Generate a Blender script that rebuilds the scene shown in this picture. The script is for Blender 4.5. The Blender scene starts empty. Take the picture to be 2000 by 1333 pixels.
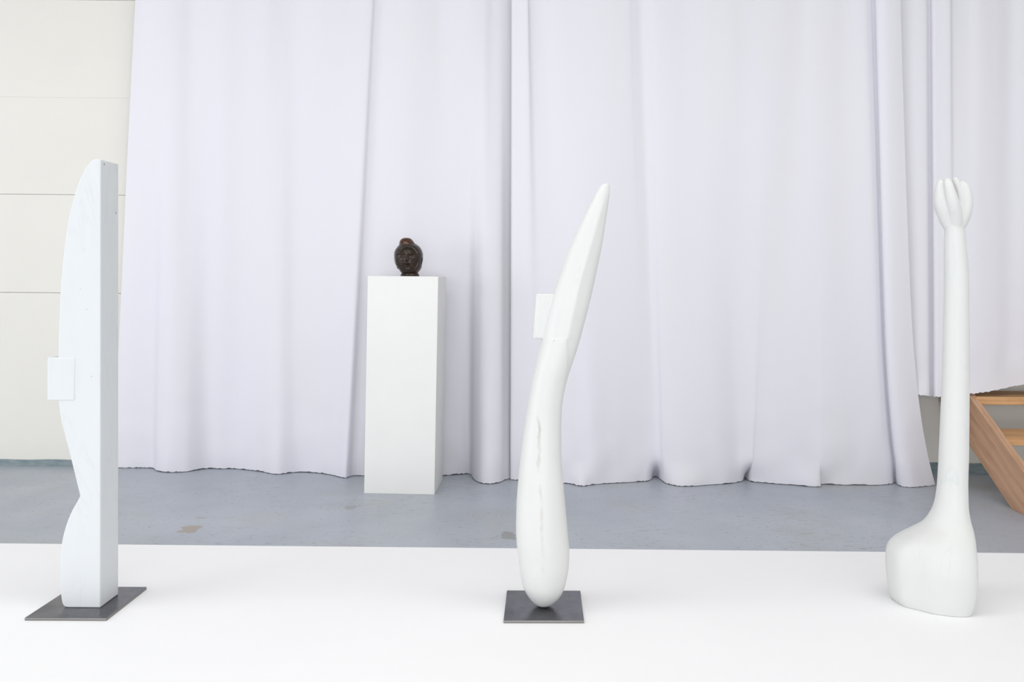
import bpy, bmesh, math, random
from mathutils import Matrix, Vector, noise

# ------------------------------------------------------------------ camera, world, lights, exposure
SC = bpy.context.scene
COL = SC.collection
F, CX, CY, ROLL, HC = 1700.0, 1000.0, 541.5, math.radians(0.55), 1.10

cam_d = bpy.data.cameras.new('camera')
cam_d.sensor_width = 36.0
cam_d.lens = F / 2000.0 * 36.0
cam_d.shift_y = -(666.5 - CY) / 2000.0
cam = bpy.data.objects.new('camera', cam_d)
COL.objects.link(cam)
cam.matrix_world = Matrix.Translation((0, 0, HC)) @ Matrix.Rotation(math.pi / 2, 4, 'X') @ Matrix.Rotation(ROLL, 4, 'Z')
SC.camera = cam

world = bpy.data.worlds.new('overcast_daylight')
SC.world = world
world.use_nodes = True
bg = world.node_tree.nodes['Background']
bg.inputs['Color'].default_value = (0.985, 0.985, 1.0, 1)
bg.inputs['Strength'].default_value = 0.92


def area_light(name, loc, target, sx, sy, power, color):
    d = bpy.data.lights.new(name, 'AREA')
    d.shape = 'RECTANGLE'
    d.size, d.size_y, d.energy, d.color = sx, sy, power, color
    o = bpy.data.objects.new(name, d)
    COL.objects.link(o)
    o.location = loc
    o.rotation_euler = (Vector(target) - Vector(loc)).to_track_quat('-Z', 'Y').to_euler()
    return o


# the studio's daylight: tall windows on the left and behind the photographer, a skylight over the platform
area_light('window_daylight_left', (-5.6, 0.4, 1.25), (0.3, 3.4, 0.8), 3.6, 2.3, 74, (0.95, 0.97, 1.0))
area_light('window_daylight_behind', (0.6, -3.2, 1.05), (0.5, 3.6, 0.5), 5.5, 2.0, 112, (0.95, 0.97, 1.0))
area_light('skylight_daylight', (-0.3, 1.5, 3.85), (-0.3, 1.5001, 0.0), 7.0, 1.6, 92, (1.0, 0.985, 0.96))

vs = SC.view_settings
vs.view_transform = 'Standard'
vs.look = 'None'
vs.exposure = 0.15
vs.gamma = 1.0
vs.use_curve_mapping = False


# ------------------------------------------------------------------ helpers
def ray(px, py):
    u, w = px - CX, py - CY
    c, s = math.cos(ROLL), math.sin(ROLL)
    return (u * c + w * s) / F, -(-u * s + w * c) / F


def P(px, py, Y):
    a, b = ray(px, py)
    return Vector((a * Y, Y, HC + b * Y))


def Pz(px, py, z):
    a, b = ray(px, py)
    Y = (z - HC) / b
    return Vector((a * Y, Y, z))


def lerp(a, b, t):
    return a + (b - a) * t


def sstep(a, b, x):
    t = max(0.0, min(1.0, (x - a) / (b - a)))
    return t * t * (3 - 2 * t)


def interp(table, x):
    """smooth (monotone cubic) interpolation in a table of (x, value) pairs"""
    if x <= table[0][0]:
        return table[0][1]
    if x >= table[-1][0]:
        return table[-1][1]
    n = len(table)
    for i in range(n - 1):
        if x <= table[i + 1][0]:
            break
    x0, y0 = table[i]
    x1, y1 = table[i + 1]
    h = x1 - x0
    d = (y1 - y0) / h

    def slope(j):
        if j == 0 or j == n - 1:
            k = min(j, n - 2)
            return (table[k + 1][1] - table[k][1]) / (table[k + 1][0] - table[k][0])
        a = (table[j][1] - table[j - 1][1]) / (table[j][0] - table[j - 1][0])
        b = (table[j + 1][1] - table[j][1]) / (table[j + 1][0] - table[j][0])
        return 0.0 if a * b <= 0 else 2 * a * b / (a + b)
    m0, m1 = slope(i), slope(i + 1)
    t = (x - x0) / h
    return ((2 * t ** 3 - 3 * t ** 2 + 1) * y0 + (t ** 3 - 2 * t ** 2 + t) * h * m0
            + (-2 * t ** 3 + 3 * t ** 2) * y1 + (t ** 3 - t ** 2) * h * m1)


def tag(o, label=None, cat=None, group=None, kind=None):
    if label:
        o['label'] = label
    if cat:
        o['category'] = cat
    if group:
        o['group'] = group
    if kind:
        o['kind'] = kind
    return o


def empty(name, loc):
    o = bpy.data.objects.new(name, None)
    o.empty_display_size = 0.05
    o.location = loc
    COL.objects.link(o)
    return o


def obj(name, verts, faces, mat, parent=None, origin=None, smooth=False, bevel=0.0, segs=2):
    """one mesh object from world-space vertices"""
    if parent is not None:
        org, p = Vector((0, 0, 0)), parent
        while p is not None:
            org += p.location
            p = p.parent
    else:
        org = Vector(origin) if origin is not None else Vector((0, 0, 0))
    me = bpy.data.meshes.new(name)
    me.from_pydata([tuple(Vector(v) - org) for v in verts], [], faces)
    bm = bmesh.new()
    bm.from_mesh(me)
    bmesh.ops.recalc_face_normals(bm, faces=bm.faces)
    if bevel:
        es = [e for e in bm.edges if len(e.link_faces) == 2 and e.calc_face_angle(0) > 0.6]
        res = bmesh.ops.bevel(bm, geom=es, offset=bevel, segments=segs, affect='EDGES', profile=0.5, clamp_overlap=True)
        soft = set(res['faces'])
    for f in bm.faces:
        f.smooth = smooth or (bool(bevel) and (f in soft or (len(f.verts) == 4 and f.calc_area() < 0.003)))
    bm.to_mesh(me)
    bm.free()
    o = bpy.data.objects.new(name, me)
    COL.objects.link(o)
    me.materials.append(mat)
    if parent is not None:
        o.parent = parent
    else:
        o.location = org
    return o


BOX_F = [(0, 1, 2, 3), (4, 7, 6, 5), (0, 4, 5, 1), (1, 5, 6, 2), (2, 6, 7, 3), (3, 7, 4, 0)]


def box_v(x0, x1, y0, y1, z0, z1):
    return [(x0, y0, z0), (x1, y0, z0), (x1, y1, z0), (x0, y1, z0),
            (x0, y0, z1), (x1, y0, z1), (x1, y1, z1), (x0, y1, z1)]


def box(name, x0, x1, y0, y1, z0, z1, mat, parent=None, bevel=0.0, origin=None):
    return obj(name, box_v(x0, x1, y0, y1, z0, z1), BOX_F, mat, parent, origin=origin, bevel=bevel)


def rings_mesh(rings):
    """closed tube through equal-length rings with capped ends"""
    n = len(rings[0])
    V = [p for r in rings for p in r]
    Fc = []
    for i in range(len(rings) - 1):
        for j in range(n):
            k = (j + 1) % n
            Fc.append((i * n + j, i * n + k, (i + 1) * n + k, (i + 1) * n + j))
    for base, r in ((0, rings[0]), ((len(rings) - 1) * n, rings[-1])):
        c = sum((Vector(p) for p in r), Vector((0, 0, 0))) / n
        V.append(tuple(c))
        ci = len(V) - 1
        for j in range(n):
            Fc.append((base + j, base + (j + 1) % n, ci))
    return V, Fc


def spline_closed(pts, per):
    out = []
    n = len(pts)
    for i in range(n):
        p0, p1, p2, p3 = pts[i - 1], pts[i], pts[(i + 1) % n], pts[(i + 2) % n]
        for k in range(per):
            t = k / per
            out.append(tuple(0.5 * (2 * b + (c - a) * t + (2 * a - 5 * b + 4 * c - d) * t * t + (3 * b - a - 3 * c + d) * t ** 3)
                             for a, b, c, d in zip(p0, p1, p2, p3)))
    return out


def spline_open(pts, per):
    """Catmull-Rom through points; per samples on each span, end included"""
    out = []
    n = len(pts)
    for i in range(n - 1):
        p0, p1, p2, p3 = pts[max(i - 1, 0)], pts[i], pts[i + 1], pts[min(i + 2, n - 1)]
        for k in range(per + (1 if i == n - 2 else 0)):
            t = k / per
            out.append(tuple(0.5 * (2 * b + (c - a) * t + (2 * a - 5 * b + 4 * c - d) * t * t + (3 * b - a - 3 * c + d) * t ** 3)
                             for a, b, c, d in zip(p0, p1, p2, p3)))
    return out


def fuse(name, chunks, mat, voxel, smooth_iter, parent=None, origin=None):
    """weld overlapping closed shapes into one continuous surface"""
    V, Fc = [], []
    for v, f in chunks:
        b = len(V)
        V += [tuple(p) for p in v]
        Fc += [tuple(i + b for i in q) for q in f]
    o = obj(name, V, Fc, mat, parent, origin=origin, smooth=True)
    m = o.modifiers.new('weld', 'REMESH')
    m.mode = 'VOXEL'
    m.voxel_size = voxel
    s = o.modifiers.new('soften', 'SMOOTH')
    s.factor, s.iterations = 0.5, smooth_iter
    dg = bpy.context.evaluated_depsgraph_get()
    me = bpy.data.meshes.new_from_object(o.evaluated_get(dg))
    o.modifiers.clear()
    old = o.data
    o.data = me
    bpy.data.meshes.remove(old)
    for p in me.polygons:
        p.use_smooth = True
    if not me.materials:
        me.materials.append(mat)
    return o


# ------------------------------------------------------------------ materials
def new_mat(name, color, rough=0.6, metal=0.0, spec=0.5):
    m = bpy.data.materials.new(name)
    m.use_nodes = True
    nt = m.node_tree
    b = nt.nodes['Principled BSDF']
    b.inputs['Base Color'].default_value = (*color, 1)
    b.inputs['Roughness'].default_value = rough
    b.inputs['Metallic'].default_value = metal
    b.inputs['Specular IOR Level'].default_value = spec
    return m, nt, b


def N(nt, typ, **kw):
    n = nt.nodes.new(typ)
    for k, v in kw.items():
        if k in n.inputs:
            n.inputs[k].default_value = v
        else:
            setattr(n, k, v)
    return n


def coords(nt, scale=(1, 1, 1), rot=(0, 0, 0), loc=(0, 0, 0)):
    t = nt.nodes.new('ShaderNodeTexCoord')
    m = nt.nodes.new('ShaderNodeMapping')
    m.inputs['Scale'].default_value = scale
    m.inputs['Rotation'].default_value = rot
    m.inputs['Location'].default_value = loc
    nt.links.new(t.outputs['Object'], m.inputs['Vector'])
    return m.outputs['Vector']


def noise_tex(nt, vec, scale, detail=4.0, rough=0.55, dist=0.0):
    n = nt.nodes.new('ShaderNodeTexNoise')
    n.inputs['Scale'].default_value = scale
    n.inputs['Detail'].default_value = detail
    n.inputs['Roughness'].default_value = rough
    n.inputs['Distortion'].default_value = dist
    nt.links.new(vec, n.inputs['Vector'])
    return n.outputs['Fac']


def ramp(nt, fac, stops):
    r = nt.nodes.new('ShaderNodeValToRGB')
    els = r.color_ramp.elements
    while len(els) < len(stops):
        els.new(0.5)
    for e, (p, c) in zip(els, stops):
        e.position = p
        e.color = (*c, 1) if len(c) == 3 else c
    nt.links.new(fac, r.inputs['Fac'])
    return r.outputs['Color']


def mix(nt, fac, a, b):
    m = nt.nodes.new('ShaderNodeMix')
    m.data_type = 'RGBA'
    if isinstance(fac, (int, float)):
        m.inputs[0].default_value = fac
    else:
        nt.links.new(fac, m.inputs[0])
    for sock, val in ((m.inputs[6], a), (m.inputs[7], b)):
        if isinstance(val, tuple):
            sock.default_value = (*val, 1)
        else:
            nt.links.new(val, sock)
    return m.outputs[2]


def bump(nt, b, height, strength, dist):
    n = nt.nodes.new('ShaderNodeBump')
    n.inputs['Strength'].default_value = strength
    n.inputs['Distance'].default_value = dist
    nt.links.new(height, n.inputs['Height'])
    nt.links.new(n.outputs['Normal'], b.inputs['Normal'])


G1 = lambda v: (v, v, v)


def marble(name, base, vein, rough, amount, seed, stretch=(6, 6, 1.6), seam=False):
    m, nt, b = new_mat(name, base, rough, spec=0.4)
    v = coords(nt, stretch, (0, 0.12, 0), (seed, seed * 2.3, 0))
    n = noise_tex(nt, v, 1.2, 6, 0.6, 0.8)
    # thin veins: where the noise passes through its middle
    vein_f = ramp(nt, n, [(0.0, G1(0)), (0.485, G1(0)), (0.5, G1(amount)), (0.515, G1(0)), (1.0, G1(0))])
    big = noise_tex(nt, coords(nt, (2.2, 2.2, 1.2), loc=(seed * 3, 0, seed)), 1.5, 3)
    gate = ramp(nt, big, [(0.46, G1(0)), (0.66, G1(1))])
    mul = nt.nodes.new('ShaderNodeMath')
    mul.operation = 'MULTIPLY'
    nt.links.new(vein_f, mul.inputs[0])
    nt.links.new(gate, mul.inputs[1])
    cloud = noise_tex(nt, coords(nt, (7, 7, 3), loc=(0, seed, 0)), 1.6, 4)
    c0 = mix(nt, ramp(nt, cloud, [(0.35, G1(0)), (0.8, G1(0.35))]), base, tuple(x * 0.93 for x in base))
    c1 = mix(nt, mul.outputs[0], c0, vein)
    if seam:
        # one long broken vein that runs down the front of the lower body
        tc = nt.nodes.new('ShaderNodeTexCoord')
        sp = nt.nodes.new('ShaderNodeSeparateXYZ')
        nt.links.new(tc.outputs['Object'], sp.inputs[0])
        wob = noise_tex(nt, coords(nt, (1, 1, 1)), 16, 4)

        def mt(op, a, b_=None, c_=None):
            q = nt.nodes.new('ShaderNodeMath')
            q.operation = op
            for i_, v_ in enumerate((a, b_, c_)):
                if v_ is None:
                    continue
                if isinstance(v_, (int, float)):
                    q.inputs[i_].default_value = v_
                else:
                    nt.links.new(v_, q.inputs[i_])
            return q.outputs[0]
        line = mt('MULTIPLY_ADD', sp.outputs['Z'], -0.050, 0.006)
        d = mt('ABSOLUTE', mt('ADD', mt('SUBTRACT', sp.outputs['X'], line), mt('MULTIPLY_ADD', wob, 0.030, -0.015)))
        near = ramp(nt, mt('MULTIPLY', d, 60.0), [(0.05, G1(0.75)), (0.42, G1(0))])
        zs = mt('MULTIPLY', sp.outputs['Z'], 1.0)
        reach = ramp(nt, zs, [(0.10, G1(0)), (0.15, G1(0.6)), (0.30, G1(0.35)), (0.42, G1(0.9)), (0.52, G1(1)), (0.57, G1(0))])
        brk = ramp(nt, noise_tex(nt, coords(nt, (3, 3, 5), loc=(1, 0, 2)), 3, 4), [(0.40, G1(0.05)), (0.58, G1(1))])
        c1 = mix(nt, mt('MULTIPLY', mt('MULTIPLY', near, reach), brk), c1, (0.40, 0.38, 0.33))
    nt.links.new(c1, b.inputs['Base Color'])
    bump(nt, b, noise_tex(nt, coords(nt, (1, 1, 1)), 120, 3), 0.05, 0.002)
    return m


M_MARBLE_A = marble('marble_cool_white', (0.65, 0.675, 0.69), (0.36, 0.42, 0.44), 0.5, 0.16, 1.0)
M_MARBLE_B = marble('marble_grey_veined', (0.66, 0.667, 0.655), (0.40, 0.49, 0.45), 0.42, 0.12, 4.7, (9, 9, 1.3), seam=True)
M_MARBLE_C = marble('marble_soft_white', (0.65, 0.655, 0.645), (0.44, 0.55, 0.53), 0.5, 0.30, 8.3)


def mat_steel():
    m, nt, b = new_mat('dark_steel', (0.12, 0.12, 0.135), 0.34, 0.85)
    n = noise_tex(nt, coords(nt, (9, 9, 9)), 1.4, 5, 0.6, 0.6)
    nt.links.new(ramp(nt, n, [(0.3, (0.10, 0.10, 0.115)), (0.7, (0.17, 0.17, 0.185))]), b.inputs['Base Color'])
    nt.links.new(ramp(nt, noise_tex(nt, coords(nt, (14, 14, 14), loc=(3, 1, 0)), 1.0, 5), [(0.3, G1(0.18)), (0.75, G1(0.36))]), b.inputs['Roughness'])
    bump(nt, b, noise_tex(nt, coords(nt), 60, 4), 0.06, 0.002)
    return m


M_FLECK = new_mat('grey_marble_inclusion', (0.42, 0.44, 0.46), 0.6)[0]
M_STEEL = mat_steel()
M_EDGE = new_mat('sawn_steel_edge', (0.26, 0.255, 0.245), 0.5, 0.8)[0]


def bare_edges(o):
    """the sawn rim of a steel plate is brighter than its rolled face"""
    o.data.materials.append(M_EDGE)
    for p in o.data.polygons:
        if abs(p.normal.z) < 0.9:
            p.material_index = 1
    return o




def mat_paint(name, col, rough, dark=0.97, scale=3.0, bmp=0.06):
    m, nt, b = new_mat(name, col, rough, spec=0.3)
    n = noise_tex(nt, coords(nt), scale, 4)
    nt.links.new(mix(nt, ramp(nt, n, [(0.35, G1(0)), (0.7, G1(1))]), col, tuple(c * dark for c in col)), b.inputs['Base Color'])
    bump(nt, b, noise_tex(nt, coords(nt, loc=(2, 2, 2)), 90, 3), bmp, 0.002)
    return m


M_WALL = mat_paint('wall_white_paint', (0.80, 0.783, 0.73), 0.7, 0.975, 2.0, 0.12)
M_BLOCKER = mat_paint('light_blocker_grey', (0.42, 0.42, 0.41), 0.8)  # grey picked so the added overhead slab bounces less onto the curtain tops
M_PED = mat_paint('pedestal_white_paint', (0.83, 0.828, 0.81), 0.5)
M_PLATFORM = mat_paint('platform_white_paint', (0.895, 0.895, 0.905), 0.6, 0.99)


def mat_floor():
    m, nt, b = new_mat('painted_concrete', (0.33, 0.36, 0.40), 0.34, spec=0.5)
    big = noise_tex(nt, coords(nt, loc=(1.3, 0.4, 0)), 1.1, 4)
    c = ramp(nt, big, [(0.3, (0.38, 0.416, 0.472)), (0.7, (0.455, 0.49, 0.545))])
    # greener worn patches
    worn = ramp(nt, noise_tex(nt, coords(nt, loc=(5, 2, 0)), 2.3, 5, 0.65), [(0.52, G1(0)), (0.68, G1(0.55))])
    c = mix(nt, worn, c, (0.40, 0.41, 0.40))
    # scuffs drawn along x, bare brown flecks, white paint dots
    scuff = ramp(nt, noise_tex(nt, coords(nt, (9, 34, 1), (0, 0, 0.12)), 1.7, 6, 0.7), [(0.56, G1(0)), (0.64, G1(0.65))])
    gate = ramp(nt, noise_tex(nt, coords(nt, loc=(9, 1, 0)), 1.7, 3), [(0.44, G1(0)), (0.60, G1(1))])
    mu = nt.nodes.new('ShaderNodeMath')
    mu.operation = 'MULTIPLY'
    nt.links.new(scuff, mu.inputs[0])
    nt.links.new(gate, mu.inputs[1])
    c = mix(nt, mu.outputs[0], c, (0.20, 0.175, 0.15))
    fleck = ramp(nt, noise_tex(nt, coords(nt, (22, 40, 1), loc=(0, 7, 0)), 2.0, 3), [(0.655, G1(0)), (0.69, G1(0.85))])
    c = mix(nt, fleck, c, (0.16, 0.13, 0.10))
    dots = ramp(nt, noise_tex(nt, coords(nt, (30, 45, 1), loc=(4, 1, 0)), 2.2, 2), [(0.735, G1(0)), (0.755, G1(0.9))])
    c = mix(nt, dots, c, (0.62, 0.62, 0.60))

    # chipped places that show the bare screed, each with a ragged outline
    geo = nt.nodes.new('ShaderNodeTexCoord')
    jit = nt.nodes.new('ShaderNodeTexNoise')
    jit.inputs['Scale'].default_value = 22
    jit.inputs['Detail'].default_value = 4
    nt.links.new(geo.outputs['Object'], jit.inputs['Vector'])
    for px, py, rx, ry, col, amt in ((370, 1034, 0.045, 0.075, (0.36, 0.30, 0.24), 0.9),
                                     (392, 1012, 0.030, 0.028, (0.36, 0.33, 0.30), 0.5),
                                     (740, 982, 0.065, 0.05, (0.42, 0.43, 0.42), 0.55),
                                     (685, 992, 0.03, 0.045, (0.27, 0.26, 0.24), 0.5),
                                     (994, 1046, 0.035, 0.07, (0.22, 0.20, 0.17), 0.6)):
        p = Pz(px, py, 0)
        sub = nt.nodes.new('ShaderNodeVectorMath')
        sub.operation = 'SUBTRACT'
        nt.links.new(geo.outputs['Object'], sub.inputs[0])
        sub.inputs[1].default_value = (p.x, p.y, 0)
        div = nt.nodes.new('ShaderNodeVectorMath')
        div.operation = 'DIVIDE'
        nt.links.new(sub.outputs[0], div.inputs[0])
        div.inputs[1].default_value = (rx, ry, 1)
        ln = nt.nodes.new('ShaderNodeVectorMath')
        ln.operation = 'LENGTH'
        nt.links.new(div.outputs[0], ln.inputs[0])
        ad = nt.nodes.new('ShaderNodeMath')
        ad.operation = 'MULTIPLY_ADD'
        nt.links.new(jit.outputs['Fac'], ad.inputs[0])
        ad.inputs[1].default_value = 1.6
        nt.links.new(ln.outputs['Value'], ad.inputs[2])
        f = ramp(nt, ad.outputs[0], [(0.0, G1(amt)), (0.999, G1(0))])
        # ramp clamps at 1: value = distance + noise, so scale it down first
        sc = nt.nodes.new('ShaderNodeMapRange')
        sc.inputs['From Min'].default_value = 1.55
        sc.inputs['From Max'].default_value = 1.75
        sc.inputs['To Min'].default_value = amt
        sc.inputs['To Max'].default_value = 0.0
        nt.links.new(ad.outputs[0], sc.inputs['Value'])
        c = mix(nt, sc.outputs['Result'], c, col)
    nt.links.new(c, b.inputs['Base Color'])
    nt.links.new(ramp(nt, noise_tex(nt, coords(nt, loc=(2, 9, 0)), 4, 5), [(0.3, G1(0.30)), (0.75, G1(0.48))]), b.inputs['Roughness'])
    bump(nt, b, noise_tex(nt, coords(nt, loc=(3, 3, 0)), 14, 6), 0.10, 0.01)
    return m


M_FLOOR = mat_floor()


def mat_band():
    m, nt, b = new_mat('painted_skirting', (0.25, 0.31, 0.33), 0.5)
    n = noise_tex(nt, coords(nt, (5, 5, 12)), 2.4, 5, 0.65)
    nt.links.new(ramp(nt, n, [(0.35, (0.17, 0.235, 0.26)), (0.62, (0.28, 0.33, 0.35)), (0.8, (0.34, 0.38, 0.40))]), b.inputs['Base Color'])
    bump(nt, b, n, 0.3, 0.01)
    return m


M_BAND = mat_band()


def mat_cloth():
    m, nt, b = new_mat('curtain_cotton', (0.78, 0.78, 0.85), 0.9, spec=0.1)
    fine = noise_tex(nt, coords(nt, (1, 1, 1)), 500, 2)
    big = noise_tex(nt, coords(nt, (3, 3, 0.5)), 1.3, 3)
    col = mix(nt, ramp(nt, big, [(0.35, G1(0)), (0.65, G1(1))]), (0.822, 0.811, 0.858), (0.822, 0.815, 0.88))
    nt.links.new(col, b.inputs['Base Color'])
    bump(nt, b, fine, 0.05, 0.001)
    tr = nt.nodes.new('ShaderNodeBsdfTranslucent')
    nt.links.new(col, tr.inputs['Color'])
    mx = nt.nodes.new('ShaderNodeMixShader')
    mx.inputs[0].default_value = 0.07
    out = nt.nodes['Material Output']
    nt.links.new(b.outputs[0], mx.inputs[1])
    nt.links.new(tr.outputs[0], mx.inputs[2])
    nt.links.new(mx.outputs[0], out.inputs['Surface'])
    return m


M_CLOTH = mat_cloth()


def mat_wood(name, rot, dark, light):
    m, nt, b = new_mat(name, light, 0.5, spec=0.3)
    v = coords(nt, (1, 1, 1), rot)
    st = nt.nodes.new('ShaderNodeMapping')
    st.inputs['Scale'].default_value = (9, 1.1, 9)
    nt.links.new(v, st.inputs['Vector'])
    g = noise_tex(nt, st.outputs[0], 1.8, 6, 0.6, 1.4)
    w = nt.nodes.new('ShaderNodeTexWave')
    w.wave_type = 'RINGS'
    w.rings_direction = 'Y'
    w.inputs['Scale'].default_value = 1.3
    w.inputs['Distortion'].default_value = 5
    w.inputs['Detail'].default_value = 3
    nt.links.new(st.outputs[0], w.inputs['Vector'])
    ad = mix(nt, 0.3, ramp(nt, g, [(0.3, G1(0)), (0.7, G1(1))]), w.outputs['Color'])
    nt.links.new(ramp(nt, ad, [(0.2, dark), (0.75, light)]), b.inputs['Base Color'])
    bump(nt, b, g, 0.15, 0.002)
    return m


SLOPE = 0.585
M_WOOD_S = mat_wood('oak_stringer', (-math.atan(SLOPE), 0, 0), (0.46, 0.27, 0.165), (0.60, 0.37, 0.235))
M_WOOD_T = mat_wood('oak_tread', (0, 0, math.pi / 2), (0.50, 0.275, 0.13), (0.68, 0.40, 0.20))


def mat_brown():
    m, nt, b = new_mat('dark_brown_glaze', (0.035, 0.021, 0.015), 0.13, spec=0.36)
    n = noise_tex(nt, coords(nt), 18, 5)
    nt.links.new(ramp(nt, n, [(0.3, (0.016, 0.010, 0.007)), (0.6, (0.032, 0.019, 0.012)), (0.8, (0.062, 0.030, 0.017))]), b.inputs['Base Color'])
    bump(nt, b, noise_tex(nt, coords(nt), 60, 4), 0.15, 0.004)
    return m


M_BROWN = mat_brown()
M_KNOT = M_BROWN.copy()
M_KNOT.name = 'red_brown_glaze'
for _n in M_KNOT.node_tree.nodes:
    if _n.type == 'VALTORGB':
        for _e, _c in zip(_n.color_ramp.elements, ((0.05, 0.024, 0.014), (0.085, 0.038, 0.020), (0.13, 0.055, 0.028))):
            _e.color = (*_c, 1)

# ------------------------------------------------------------------ the setting
tag(obj('floor', [(-7, -5, 0), (7, -5, 0), (7, 5.2, 0), (-7, 5.2, 0)], [(0, 1, 2, 3)], M_FLOOR), kind='structure')

WY = 4.95
wall = tag(box('wall_back', -7, 7, WY + 0.012, WY + 0.20, 0, 3.9, M_WALL), kind='structure')
courses = [0.0] + [P(60, y, WY).z for y in (571.8, 379.8, 190)] + [P(60, 190, WY).z + 0.556, 3.9]
proud = (0.0, 0.004, 0.0015, 0.0013, 0.001)
gaps = (0.0, 0.003, 0.0024, 0.0003, 0.002, 0.0)
for i in range(5):
    box('panel', -7, 7, WY - proud[i], WY + 0.0125, courses[i] + gaps[i] / 2, courses[i + 1] - gaps[i + 1] / 2, M_WALL, wall, bevel=0.0008)

# chipped filler along the third joint
random.seed(4)
cz = courses[3]
for i in range(16):
    x = lerp(P(178, 190, WY).x, P(252, 190, WY).x, (i + random.random() * 0.8) / 16)
    w, h = random.uniform(0.002, 0.006), random.uniform(0.001, 0.003)
    z = cz + random.uniform(-0.002, 0.002) - 0.002
    obj('plaster_crumb', [(x - w, WY + 0.001, z), (x + w, WY + 0.001, z + h * 0.3), (x + w * 0.2, WY + 0.001, z + h), (x, WY - 0.004, z + h * 0.4)],
        [(0, 1, 3), (1, 2, 3), (2, 0, 3), (0, 2, 1)], M_WALL, wall)

tag(box('light_blocker_right', 4.25, 4.45, -4.0, WY, 0, 3.9, M_WALL), kind='structure')  # unseen, added only to cut the light coming from the right

tag(box('light_blocker_top', -7, 4.45, -4.0, WY + 0.2, 3.9, 4.0, M_BLOCKER), kind='structure')  # unseen overhead slab, added only to hold back daylight from above

# painted skirting band with a wavering top edge
V, Fc = [], []
nb = 260
for i in range(nb + 1):
    x = lerp(-7, 7, i / nb)
    t = (x + 2.9) / 5.5
    h = lerp(0.036, 0.068, sstep(0, 1, t)) + 0.0035 * noise.noise((x * 6, 0.3, 0)) + 0.0015 * noise.noise((x * 40, 0.7, 0))
    V += [(x, WY - 0.006, 0), (x, WY - 0.006, h), (x, WY + 0.001, h), (x, WY + 0.001, 0)]
for i in range(nb):
    a, b = i * 4, i * 4 + 4
    Fc += [(a, b, b + 1, a + 1), (a + 1, b + 1, b + 2, a + 2), (a + 2, b + 2, b + 3, a + 3)]
tag(obj('baseboard_back', V, Fc, M_BAND), kind='structure')

# ------------------------------------------------------------------ low display platform
T = 0.15
pe = Pz(1000, 1071.2, T)
tag(box('display_platform', -3.4, 3.4, 0.95, pe.y, 0, T, M_PLATFORM, bevel=0.002, origin=(0, 2.0, 0)),
    'long low white platform on which the three marble sculptures stand', 'platform')


# ------------------------------------------------------------------ curtain
def curtain(name, top, bottom, zfun, label, seed, per=9, rows=110, flare=1.0, ztop=3.25, amp=0.75, swing=None):
    """top and bottom: lists of (px, depth); the cloth runs between the two lines of folds"""
    mean = sum(Y for _, Y in top) / len(top)
    top = [(px, mean + (Y - mean) * amp) for px, Y in top]
    tp = [(P(px, 0, Y).x, Y) for px, Y in top]
    bt = [(P(q[0], 935, q[1]).x, q[1], q[2] if len(q) > 2 else q[1]) for q in bottom]
    z0 = P(600, 0, 4.7).z
    tc, bc = spline_open(tp, per), spline_open(bt, per)
    n = len(tc)
    V, Fc = [], []
    rnd = random.Random(seed)
    fray = [rnd.uniform(-0.0035, 0.0035) for _ in range(n)]
    for j in range(rows + 1):
        # denser rows towards the hem
        v = 1 - (1 - j / rows) ** 1.25
        for i in range(n):
            (xt, yt), (xb, yb, ys) = tc[i], bc[i]
            zh = zfun(1000 + xb / yb * F, yb)
            z = lerp(ztop, zh, v)
            w = (z0 - z) / (z0 - zh)            # 0 at the picture's top edge, 1 at the hem
            e = sstep(swing[0], swing[1], 1000 + xb / yb * F) if swing else 0.0   # this edge swings out only near the floor
            wp = max(w, 0.0)
            x = lerp(xt, xb, lerp(w, (0.45 * w + 0.55 * wp ** 6) if w > 0 else w * 0.45, e))
            wy = lerp(wp ** flare, wp ** 6, e) if w > 0 else w * 0.3
            y = lerp(yt, ys, wy) + (yb - ys) * sstep(0.945, 1.0, w) ** 1.5
            y += 0.004 * noise.noise((x * 5, z * 1.1, seed)) + 0.0007 * noise.noise((x * 14, z * 3, seed + 5))
            low = max(0, w - 0.8) / 0.2
            y += 0.010 * low * noise.noise((x * 9, z * 7, seed + 2))
            if j == rows:
                z += fray[i]
            V.append((x, y, max(z, 0.003)))
    for j in range(rows):
        for i in range(n - 1):
            a = j * n + i
            Fc.append((a, a + n, a + n + 1, a + 1))
    cx = sum(p[0] for p in bc) / n
    cy = sum(p[1] for p in bc) / n
    o = obj(name, V, Fc, M_CLOTH, origin=(cx, cy, 0), smooth=True)
    tag(o, label, 'curtain', 'curtain panels along the back wall')
    return o


def hor(px):
    return CY + (px - CX) * math.tan(ROLL)


def fl(px, py):
    """depth at which the floor shows at this pixel"""
    return Pz(px, py, 0).y


on_floor = lambda px, y: 0.004

# left panel
b1 = [(222, 914), (262, 913), (296, 913), (307, 921), (330, 924), (362, 923), (400, 917), (432, 915), (470, 917), (505, 922), (540, 927),
      (580, 924), (622, 925), (652, 930), (674, 935), (688, 931), (706, 931), (740, 930), (775, 930), (815, 929), (860, 930), (900, 928), (918, 927),
      (924, 936), (938, 944), (958, 946.5), (976, 944), (988, 938), (1008, 934)]
t1 = [(264, 4.86), (284, 4.815), (312, 4.80), (330, 4.80), (350, 4.81), (378, 4.835), (410, 4.815), (440, 4.80), (478, 4.81), (520, 4.80), (552, 4.82),
      (580, 4.83), (625, 4.80), (680, 4.785), (722, 4.775), (733, 4.80), (750, 4.815), (775, 4.79), (805, 4.775), (835, 4.785), (862, 4.80), (890, 4.78), (915, 4.765),
      (935, 4.765), (948, 4.77), (962, 4.785), (978, 4.79), (992, 4.795), (1012, 4.80)]
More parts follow.
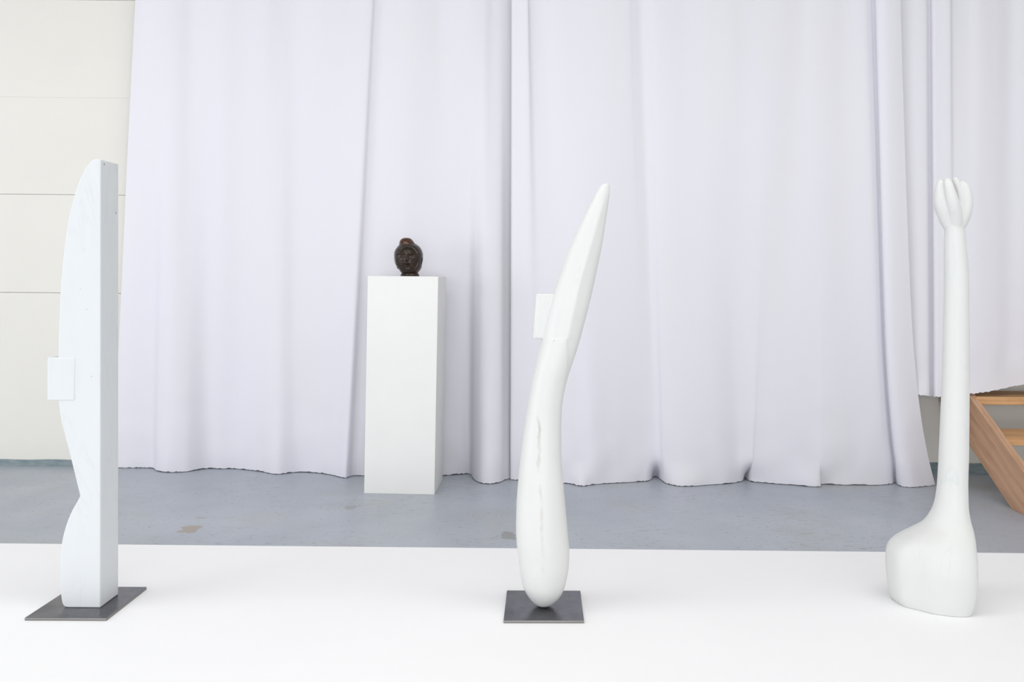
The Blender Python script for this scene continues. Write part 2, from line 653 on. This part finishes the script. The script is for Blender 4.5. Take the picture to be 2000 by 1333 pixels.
curtain('curtain_panel', t1, [(a, min(fl(a, b), 4.91)) for a, b in b1], on_floor,
        'left white curtain panel hanging behind the tall white pedestal', 3, flare=1.5)

# middle panel
b2 = [(997, 938), (1003, 939), (1020, 940), (1040, 941), (1070, 943), (1110, 946), (1136, 951, 946.5), (1160, 948), (1200, 945), (1250, 942), (1268, 940, 941.5), (1277, 932, 941.5), (1285, 934, 942.5),
      (1298, 944, 944.5), (1320, 950, 946.5), (1346, 951, 948), (1400, 948), (1436, 944, 945), (1449, 941, 945), (1455, 934, 945.5), (1461, 939, 945.5), (1475, 943, 945.5), (1530, 947.5), (1598, 952, 949), (1606, 947, 949.2),
      (1660, 949), (1720, 948.5), (1742, 947), (1749, 943, 945), (1756, 950), (1772, 953), (1795, 953), (1826, 949)]
t2 = [(999, 4.735), (1001, 4.71), (1014, 4.70), (1030, 4.69), (1036, 4.72), (1060, 4.725), (1090, 4.70), (1130, 4.69), (1180, 4.69), (1222, 4.70), (1236, 4.715), (1252, 4.735), (1266, 4.72),
      (1280, 4.70), (1310, 4.695), (1340, 4.70), (1380, 4.69), (1420, 4.685), (1450, 4.69), (1480, 4.685), (1505, 4.68), (1530, 4.68), (1565, 4.69), (1590, 4.675), (1620, 4.67),
      (1650, 4.675), (1685, 4.655), (1699, 4.67), (1706, 4.685), (1712, 4.625), (1728, 4.60), (1746, 4.605), (1759, 4.62)]
curtain('curtain_panel', t2, [(q[0], fl(q[0], q[1]), fl(q[0], q[-1])) for q in b2], on_floor,
        'wide middle white curtain panel whose hem pools on the floor', 11, flare=1.7, swing=(1690, 1790))

# right panel, cut short above the stairs
hem3 = [(1740, 764), (1785, 768), (1800, 772), (1850, 776), (1890, 771), (1910, 768), (1930, 766), (1945, 763), (1970, 757), (2000, 752), (2060, 745), (2200, 738)]
def z3(px, y):
    py = interp(hem3, px)
    return P(px, py, y).z
t3 = [(1752, 4.69), (1770, 4.68), (1790, 4.665), (1808, 4.665), (1815, 4.695), (1822, 4.655), (1838, 4.645), (1855, 4.64), (1862, 4.665), (1890, 4.67), (1915, 4.655), (1945, 4.67),
      (1975, 4.69), (2005, 4.66), (2050, 4.65), (2110, 4.69), (2160, 4.64), (2260, 4.69)]
b3 = [(1760, 4.68), (1778, 4.67), (1795, 4.655), (1811, 4.655), (1818, 4.685), (1825, 4.64), (1840, 4.63), (1857, 4.625), (1866, 4.62), (1885, 4.605), (1910, 4.60), (1940, 4.605),
      (1970, 4.625), (2005, 4.63), (2050, 4.64), (2110, 4.67), (2160, 4.63), (2260, 4.67)]
curtain('curtain_panel', t3, b3, z3, 'short right white curtain panel ending above the wooden stairs', 23, flare=1.0)

# ------------------------------------------------------------------ tall pedestal
def pedestal():
    zt = HC - 0.001
    A, B = Pz(711, 964.2, 0), Pz(848.5, 967, 0)
    ux = (B - A).normalized()
    uy = Vector((-ux.y, ux.x, 0))
    d = 0.325
    lean = Vector((0.0078, 0, 1))          # it stands a touch out of plumb
    V = []
    for z in (0, zt):
        for q in (A, B, B + uy * d, A + uy * d):
            V.append(tuple(q + lean * z))
    o = obj('pedestal', V, BOX_F, M_PED, origin=(A + B + uy * d * 2) / 2 * 0.5 + (A + B) / 4, bevel=0.0015)
    tag(o, 'tall square white pedestal carrying the dark brown head', 'pedestal')
    return (A + B) / 2 + uy * d / 2 + lean * zt, zt


PC, PZ = pedestal()


# ------------------------------------------------------------------ dark brown head on the pedestal
def brown_head():
    Yc = PC.y - 0.02
    z_of = lambda py: P(800, py, Yc).z
    base_py = 541.5 + (HC - PZ) * F / Yc
    k = Yc / F                                   # metres per pixel at the head
    xc = P(799, 500, Yc).x
    # head: outline left / right by picture row
    L = [(473.5, -13), (476, -17), (478.6, -19.5), (484, -23.9), (488, -26.6), (493, -28.4), (498, -29), (505, -28.8), (511, -28), (517.8, -26), (521, -23.8), (524.6, -21), (528, -18.8), (531.5, -16.5), (533.8, -14)]
    R = [(473.5, 8), (476, 12.5), (478.6, 16.5), (482, 20.6), (487, 24), (493, 26.4), (498, 27.3), (505, 27.2), (511, 26.4), (517, 25.6), (522, 24.8), (526, 23), (529, 21), (531.5, 18.8), (533.8, 16.5)]
    root_o = (xc, Yc, PZ)

    def g(x, z, x0, z0, sx, sz):
        return math.exp(-((x - x0) / sx) ** 2 - ((z - z0) / sz) ** 2)
    rings = []
    n, rows = 128, 110
    for r in range(rows + 1):
        t = r / rows
        py = lerp(473.5, 533.8, 0.5 - 0.5 * math.cos(math.pi * t))
        l, rr = interp(L, py), interp(R, py)
        cxp, hw = (l + rr) / 2, (rr - l) / 2
        dep = hw * 1.02 + 1.0
        ring = []
        for j in range(n):
            a = 2 * math.pi * j / n
            x = cxp + hw * math.cos(a)
            y = -dep * math.sin(a)               # front is negative
            front = max(0.0, math.sin(a)) ** 0.7
            z = py
            # face oval set inside the hood of hair
            e = ((x - 0) / 20.5) ** 2 + ((z - 507) / 25.5) ** 2
            hood = sstep(0.86, 1.12, e)
            off = 3.4 * hood * sstep(532, 525, z)
            off += 0.9 * math.sin(x * 2.2 + z * 0.2) * 0.35 * hood
            # features
            off += 6.2 * g(x, z, -0.5, 507.5, 2.7, 3.4) + 4.0 * g(x, z, -0.3, 501, 2.0, 5.0)
            off -= 3.8 * (g(x, z, -9, 500.8, 5.2, 2.6) + g(x, z, 9, 500.8, 5.2, 2.6))
            off += 2.2 * (g(x, z, -9, 501.6, 3.8, 1.5) + g(x, z, 9, 501.6, 3.8, 1.5))
            off += 2.0 * (g(x, z, -9.5, 496.2, 6.5, 1.5) + g(x, z, 9.5, 496.2, 6.5, 1.5))
            off += 2.8 * (g(x, z, -10, 514, 5.5, 5) + g(x, z, 10, 514, 5.5, 5))
            off += 3.4 * g(x, z, 0.3, 514.8, 5.2, 1.3) + 4.0 * g(x, z, 0.5, 520, 4.0, 1.8) - 3.0 * g(x, z, 0.4, 517.3, 5.5, 0.9)
            off += 3.2 * g(x, z, 0.5, 526.8, 6.5, 3.4) + 2.6 * g(x, z, 1.5, 490, 10, 5.5)
            y -= off * front
            ring.append((xc + x * k, Yc + y * k, z_of(py)))
        rings.append(ring)
    V, Fc = rings_mesh(rings)
    head = obj('carved_head', V, Fc, M_BROWN, origin=root_o, smooth=True)
    tag(head, 'small dark brown carved head with a topknot on the white pedestal', 'sculpture')
    # neck stub
    rings = []
    for r in range(13):
        py = lerp(529, base_py, r / 12)
        hw = interp([(529, 14), (533, 16), (534.5, 16.8), (537, 18), (base_py + 0.01, 19)], py)
        rings.append([(xc + (2.0 + hw * math.cos(a)) * k, Yc - hw * 0.9 * math.sin(a) * k, max(z_of(py), PZ)) for a in [2 * math.pi * j / 64 for j in range(64)]])
    V, Fc = rings_mesh(rings)
    obj('neck', V, Fc, M_BROWN, head, smooth=True)
    # topknot with a band
    rings = []
    prof = [(464.9, 1.5), (465.3, 4.8), (466.6, 8.4), (469, 11.2), (472.5, 13.6), (476, 15.0), (479, 15.8), (480.3, 15.2), (481.2, 16.0), (483, 15.6), (485.5, 13)]
    for r in range(41):
        py = lerp(464.9, 485.5, r / 40)
        hw = interp(prof, py)
        sh = lerp(-4.6, -2.0, sstep(468, 485, py))
        rings.append([(xc + (sh + hw * math.cos(a)) * k, Yc - (7 + hw * 1.0 * math.sin(a)) * k, z_of(py)) for a in [2 * math.pi * j / 64 for j in range(64)]])
    V, Fc = rings_mesh(rings)
    obj('topknot', V, Fc, M_KNOT, head, smooth=True)
    # long-lobed ears
    for s in (-1, 1):
        ch = []
        path = [(23.5, 500, -5, 2.6), (25.3, 504, -6, 3.4), (25.6, 509, -7, 3.2), (24.3, 515, -8, 2.6), (21.8, 521, -8.5, 2.8), (19.8, 526, -8.5, 2.2)]
        pts = spline_open(path, 5)
        rings = []
        for i, (x, py, y, rad) in enumerate(pts):
            e = min(i, len(pts) - 1 - i)
            rad *= (0.35, 0.75, 1)[min(e, 2)]
            rings.append([(xc + (s * x + 0.2 + 0.55 * rad * math.cos(a)) * k, Yc + (y + 0.9 * rad * math.sin(a)) * k, z_of(py)) for a in [2 * math.pi * j / 20 for j in range(20)]])
        V, Fc = rings_mesh(rings)
        obj('ear', V, Fc, M_BROWN, head, smooth=True)


brown_head()


# ------------------------------------------------------------------ left sculpture: flat-backed blade with a side block
PT = T + 0.0078


def plate(name, fl_, fr_, br_, bl_, root):
    q = [Pz(*p, PT) for p in (fl_, fr_, br_, bl_)]
    V = [(p.x, p.y, T) for p in q] + [(p.x, p.y, PT) for p in q]
    return bare_edges(obj(name, V, BOX_F, M_STEEL, root, bevel=0.0009))


def left_sculpture():
    Y0, Y1 = 2.448, 2.552
    base = P(160, 1187, Y0)
    root = empty('blade_sculpture', (base.x, (Y0 + Y1) / 2, T))
    tag(root, 'leftmost white marble sculpture, straight flat-sided blade with a curved edge on a steel plate', 'sculpture')
    fl_, fr_, br_ = (48, 1207.5), (207.5, 1208.3), (286.5, 1147)
    a, b, c = Pz(*fl_, PT), Pz(*fr_, PT), Pz(*br_, PT)
    d = a + c - b
    V = [(p.x, p.y, T) for p in (a, b, c, d)] + [(p.x, p.y, PT) for p in (a, b, c, d)]
    bare_edges(obj('base_plate', V, BOX_F, M_STEEL, root, bevel=0.0009))
    up = [(183, 311), (178, 314.5), (170, 324), (163, 335), (156, 350), (149, 369), (143, 389), (137, 413), (131.5, 441), (127, 472), (123, 505),
          (119.5, 545), (117, 583), (115.3, 622), (114.2, 660), (113.6, 700), (113.4, 740), (114, 783), (116.5, 805), (120, 828), (126, 850), (134, 880),
          (142, 912), (149.5, 943), (156, 970)]
    lo = [(156, 970), (149, 983), (141, 997), (133, 1015), (126, 1036), (121, 1057), (118.4, 1080), (117.6, 1105), (117.6, 1135), (118.5, 1160), (120.5, 1176), (123, 1183)]
    left = spline_open(up, 4) + spline_open(lo, 4)[1:]
    zb = PT
    pts = [P(x, y, Y0) for x, y in left]
    pts += [Vector((P(125.5, 1186, Y0).x, Y0, zb + 0.0025)), Vector((P(131, 1188, Y0).x, Y0, zb)), Vector((P(196, 1188, Y0).x, Y0, zb)), P(196.5, 311.2, Y0)]
    n = len(pts)
    xshift = 0.004
    V = [tuple(p) for p in pts] + [(p.x + xshift, Y1, p.z) for p in pts]
    Fc = [tuple(range(n)), tuple(range(2 * n - 1, n - 1, -1))] + [(i, (i + 1) % n, (i + 1) % n + n, i + n) for i in range(n)]
    obj('blade', V, Fc, M_MARBLE_A, root, bevel=0.0032, segs=3)
    # block on the curved edge
    a, b = P(93, 698.5, Y0), P(146, 783, Y0)
    box('side_block', a.x, b.x, Y0 - 0.0018, Y1 - 0.02, b.z, a.z, M_MARBLE_A, root, bevel=0.003)
    # old drill marks on the shaded side
    for px, py, t in ((203, 321, 0.17), (227, 416, 0.82)):
        xs = lerp(P(197, py, Y0).x, P(197, py, Y0).x + xshift, t)
        y = lerp(Y0, Y1, t)
        z = P(px, py, y).z
        m_r = 0.0016
        ring = [(xs + 0.0012, y + m_r * math.cos(q), z + 1.4 * m_r * math.sin(q)) for q in [2 * math.pi * j / 12 for j in range(12)]]
        obj('pit', ring + [(xs - 0.0006, y, z)], [tuple(range(12))] + [(j, (j + 1) % 12, 12) for j in range(12)], M_STEEL, root)
    # small grey flecks in the front face
    for px, py, rx, rz, tilt in ((157, 565, 0.0022, 0.0009, -0.4), (169, 604.5, 0.0024, 0.0011, -0.5), (164, 487, 0.0014, 0.0012, 0.0), (179, 736, 0.0036, 0.0008, 0.45)):
        c = P(px, py, Y0)
        ring = []
        for j in range(12):
            q = 2 * math.pi * j / 12
            ex, ez = rx * math.cos(q), rz * math.sin(q)
            ring.append((c.x + ex * math.cos(tilt) - ez * math.sin(tilt), Y0 - 0.0002, c.z + ex * math.sin(tilt) + ez * math.cos(tilt)))
        obj('fleck', ring + [(c.x, Y0 + 0.001, c.z)], [tuple(range(12))] + [(j, (j + 1) % 12, 12) for j in range(12)], M_FLECK, root)


left_sculpture()


# ------------------------------------------------------------------ middle sculpture: leaning tapered form
def middle_sculpture():
    Yc = 2.492
    root = empty('leaning_sculpture', (P(1060, 1180, Yc).x, Yc, T))
    tag(root, 'middle white marble sculpture, tapered body leaning right with a pointed top on a steel plate', 'sculpture')
    plate('base_plate', (983.5, 1212.8), (1140.7, 1213), (1133.5, 1154.3), (990, 1153.8), root)
    Lf = [(357, 1184), (359, 1178.5), (363, 1173.5), (372, 1167), (395, 1154.5), (425, 1139), (455, 1124.5), (490, 1109.5), (525, 1097), (560, 1085), (600, 1073.5),
          (640, 1063.5), (668, 1057.5), (690, 1051.5), (720, 1044), (755, 1037), (785, 1032), (815, 1027.5), (850, 1022), (895, 1016.5), (940, 1012), (990, 1008.5),
          (1030, 1007.8), (1060, 1009), (1085, 1012), (1112, 1015), (1138, 1019.5), (1146, 1021.5), (1154, 1025), (1165, 1031.5), (1175, 1039.5), (1181, 1047), (1183.5, 1053), (1184.2, 1061)]
    Rt = [(357, 1185.5), (359, 1188.5), (363, 1190.3), (375, 1191), (395, 1188.8), (430, 1183.6), (470, 1177.5), (510, 1169.5), (555, 1160), (600, 1149.5), (640, 1139),
          (680, 1127.8), (710, 1118), (740, 1108.3), (775, 1100.5), (800, 1097.5), (840, 1096), (880, 1096.2), (910, 1097.5), (940, 1100), (990, 1104.5), (1040, 1109),
          (1080, 1112), (1105, 1111), (1130, 1106.8), (1150, 1101.5), (1162, 1095.5), (1174, 1085.5), (1180, 1078), (1183, 1072), (1184.2, 1064)]
    rows, n = 330, 112
    rings = []
    for r in range(rows + 1):
        t = r / rows
        t = t if t < 0.5 else t
        # more rows at both tips
        py = 357 + 827.2 * (0.5 - 0.5 * math.cos(math.pi * t)) * 0.55 + 827.2 * t * 0.45
        l, rr = interp(Lf, py), interp(Rt, py)
        a, b = P(l, py, Yc), P(rr, py, Yc)
        c, hw = (a + b) / 2, (b - a).length / 2
        dep = hw * interp([(357, 0.8), (600, 0.85), (800, 0.95), (1080, 0.93), (1178, 1.0)], py)
        ex = interp([(357, 2.0), (600, 2.15), (900, 2.1), (1100, 2.0), (1178, 2.0)], py)
        z = c.z
        if r == rows:
            z = PT - 0.0002
        z = max(z, PT - 0.0002)
        ring = []
        for j in range(n):
            q = 2 * math.pi * j / n
            cs, sn = math.cos(q), math.sin(q)
            x = hw * math.copysign(abs(cs) ** (2 / ex), cs)
            y = -dep * math.copysign(abs(sn) ** (2 / ex), sn)
            if sn > 0:
                px = c.x / Yc * F + 1000 + x / Yc * F
                # the lower limb overlaps the upper one with a rounded shoulder
                xr = interp([(655, 1106), (680, 1109.5), (700, 1110), (740, 1106), (790, 1110), (830, 1125)], py)
                arch = 659 + 0.010 * (px - 1086) ** 2 * 0.35
                m = sstep(arch - 2.0, arch + 3.0, py) * sstep(xr + 3.0, xr - 3.0, px) * sstep(860, 720, py)
                y -= 0.0055 * m * sn
                # soft ridge down the upper limb
                ridge = interp([(357, 1186), (450, 1160), (560, 1128), (660, 1108)], py)
                if py < 662:
                    y -= 0.0030 * math.exp(-((px - ridge) / 7) ** 2) * sstep(370, 430, py) * sn
            ring.append((c.x + x, Yc + y + 0.0, z))
        rings.append(ring)
    V, Fc = rings_mesh(rings)
    obj('body', V, Fc, M_MARBLE_B, root, smooth=True)
    # slab on the left side
    q = [P(*p, Yc) for p in ((1040, 662), (1092, 664), (1100, 573.5), (1047, 573.5))]
    V = [(p.x, Yc - 0.012, p.z) for p in q] + [(p.x, Yc + 0.034, p.z) for p in q]
    obj('side_block', V, BOX_F, M_MARBLE_B, root, bevel=0.0065, segs=3)
    for px, py in ((1082, 666.5),):
        p = P(px, py, 2.4425)
        m_r = 0.0013
        rings = [[(p.x + m_r * f * math.cos(a), p.y + dy, p.z + m_r * f * math.sin(a)) for a in [2 * math.pi * j / 10 for j in range(10)]] for f, dy in ((0.3, -0.0005), (1.0, 0.0), (1.0, 0.006))]
        V, Fc = rings_mesh(rings)
        obj('pit', V, Fc, M_STEEL, root)


middle_sculpture()


# ------------------------------------------------------------------ right sculpture: foot, long neck, bud of lobes
def right_sculpture():
    Yc = 2.572
    Lf = [(425, 1850), (447, 1846.5), (470, 1845.5), (560, 1845.5), (650, 1843.8), (730, 1842), (800, 1839.5), (880, 1836.3), (940, 1833.5), (975, 1829.5), (995, 1824), (1010, 1816.5),
          (1025, 1806), (1036, 1788), (1046, 1769), (1055, 1753.5), (1067, 1742), (1080, 1737.5), (1100, 1736.5), (1125, 1738), (1150, 1741), (1165, 1744), (1177, 1749)]
    Rt = [(425, 1878), (447, 1882), (470, 1884.5), (500, 1887), (525, 1890), (600, 1891), (700, 1891.7), (800, 1891), (880, 1890), (950, 1888), (985, 1888), (1010, 1889.8),
          (1030, 1892.5), (1050, 1894.5), (1080, 1895.3), (1110, 1895), (1135, 1893.5), (1160, 1889), (1177, 1883)]
    front = [(425, 0.019), (447, 0.026), (500, 0.031), (700, 0.035), (880, 0.040), (950, 0.043), (985, 0.050), (1010, 0.064), (1030, 0.086), (1050, 0.104), (1075, 0.115), (1110, 0.121), (1150, 0.118), (1177, 0.112)]
    back = [(425, 0.019), (447, 0.026), (500, 0.031), (700, 0.035), (880, 0.040), (950, 0.043), (985, 0.047), (1010, 0.055), (1030, 0.068), (1050, 0.080), (1075, 0.088), (1177, 0.088)]
    foot = [(-1, 0.02), (-0.90, -0.34), (-0.60, -0.60), (-0.30, -0.84), (0.20, -1.0), (0.62, -0.96), (0.84, -0.66), (0.99, -0.15), (0.98, 0.35), (0.72, 0.82), (0.25, 1.0), (-0.25, 1.0), (-0.72, 0.82), (-0.97, 0.4)]
    m = len(foot)
    circ = []
    for (x, y) in foot:
        a = math.atan2(y, x)
        circ.append((math.cos(a), math.sin(a)))
    per = 8
    S_foot, S_circ = spline_closed(foot, per), spline_closed(circ, per)
    rings = []
    rows = 240
    for r in range(rows + 1):
        py = lerp(425, 1177, r / rows)
        a, b = P(interp(Lf, py), py, Yc), P(interp(Rt, py), py, Yc)
        c, hw = (a + b) / 2, (b.x - a.x) / 2
        f, k = interp(front, py), interp(back, py)
        w = sstep(985, 1085, py)
        z = T if r == rows else max(c.z, T)
        ring = []
        for (fx, fy), (ox, oy) in zip(S_foot, S_circ):
            x, y = lerp(ox, fx, w), lerp(oy, fy, w)
            ring.append((c.x + hw * x, Yc + (f if y < 0 else k) * y, z))
        rings.append(ring)
    chunks = [rings_mesh(rings)]

    def lobe(path, flat=1.0):
        """path of (px, py, depth offset, radius px)"""
        pts = spline_open(path, 8)
        rg = []
        for i, (px, py, dy, rad) in enumerate(pts):
            e = min(i, len(pts) - 1 - i)
            rad *= (0.22, 0.55, 0.75, 0.88, 0.96, 1)[min(e, 5)]
            p = P(px, py, Yc)
            s = rad * Yc / F
            rg.append([(p.x + s * math.cos(q), Yc + dy + s * flat * math.sin(q), p.z) for q in [2 * math.pi * j / 32 for j in range(32)]])
        chunks.append(rings_mesh(rg))
    lobe([(1866, 452, -0.004, 12), (1861, 428, -0.016, 13.0), (1854, 406, -0.025, 12.5), (1848.5, 385, -0.028, 11.2), (1845, 365, -0.025, 9.0), (1844.5, 348, -0.016, 6.5)])
    lobe([(1861, 455, 0.002, 13), (1850, 432, 0.002, 13.5), (1840.5, 405, 0.000, 14.8), (1838, 385, 0.000, 12.8), (1838.5, 365, 0.002, 10.5), (1839.5, 349, 0.004, 6)])
    lobe([(1868, 452, 0.000, 12), (1871, 425, -0.008, 11.5), (1872.5, 398, -0.013, 9.8), (1870, 375, -0.010, 8.4), (1866.5, 358, -0.004, 7.4), (1865, 345, 0.000, 5)])
    lobe([(1866, 455, 0.000, 13), (1876, 430, -0.006, 14.5), (1882, 405, -0.010, 13.6), (1883, 385, -0.010, 12.0), (1881, 366, -0.006, 10.5), (1879, 352, 0.000, 6.5)])
    lobe([(1866, 455, 0.010, 15), (1864, 425, 0.026, 16), (1862, 395, 0.032, 16), (1861, 372, 0.028, 13), (1860, 356, 0.024, 8)])
    base = P(1820, 1177, Yc)
    o = fuse('budding_sculpture', chunks, M_MARBLE_C, 0.0028, 5, origin=(base.x, Yc, T))
    tag(o, 'rightmost white marble sculpture, long neck rising from a swollen foot to a lobed bud', 'sculpture')


right_sculpture()


# ------------------------------------------------------------------ wooden stairs at the right
def stairs():
    root = empty('wooden_stairs', (3.0, 4.5, 0))
    tag(root, 'open wooden stairs leading up to the back wall at the right edge', 'stairs')
    XL, TH, XR = 2.427, 0.036, 3.55
    zt = lambda y: 0.50 + (y - 4.622) * SLOPE
    zb = lambda y: (y - 4.207) * SLOPE
    prof = [(3.95, 0.0), (4.207, 0.0), (4.925, zb(4.925)), (4.925, zt(4.925)), (3.95, zt(3.95))]
    for x in (XL, XR):
        V = [(x, y, z) for y, z in prof] + [(x + TH, y, z) for y, z in prof]
        n = len(prof)
        Fc = [tuple(range(n)), tuple(range(2 * n - 1, n - 1, -1))] + [(i, (i + 1) % n, (i + 1) % n + n, i + n) for i in range(n)]
        obj('stringer', V, Fc, M_WOOD_S, root, bevel=0.0015)
    for i in range(3):
        y, z = 4.592 - 0.277 * i, 0.492 - 0.162 * i
        box('tread', XL + TH - 0.006, XR + 0.006, y, y + 0.25, z - 0.043, z, M_WOOD_T, root, bevel=0.003)


stairs()
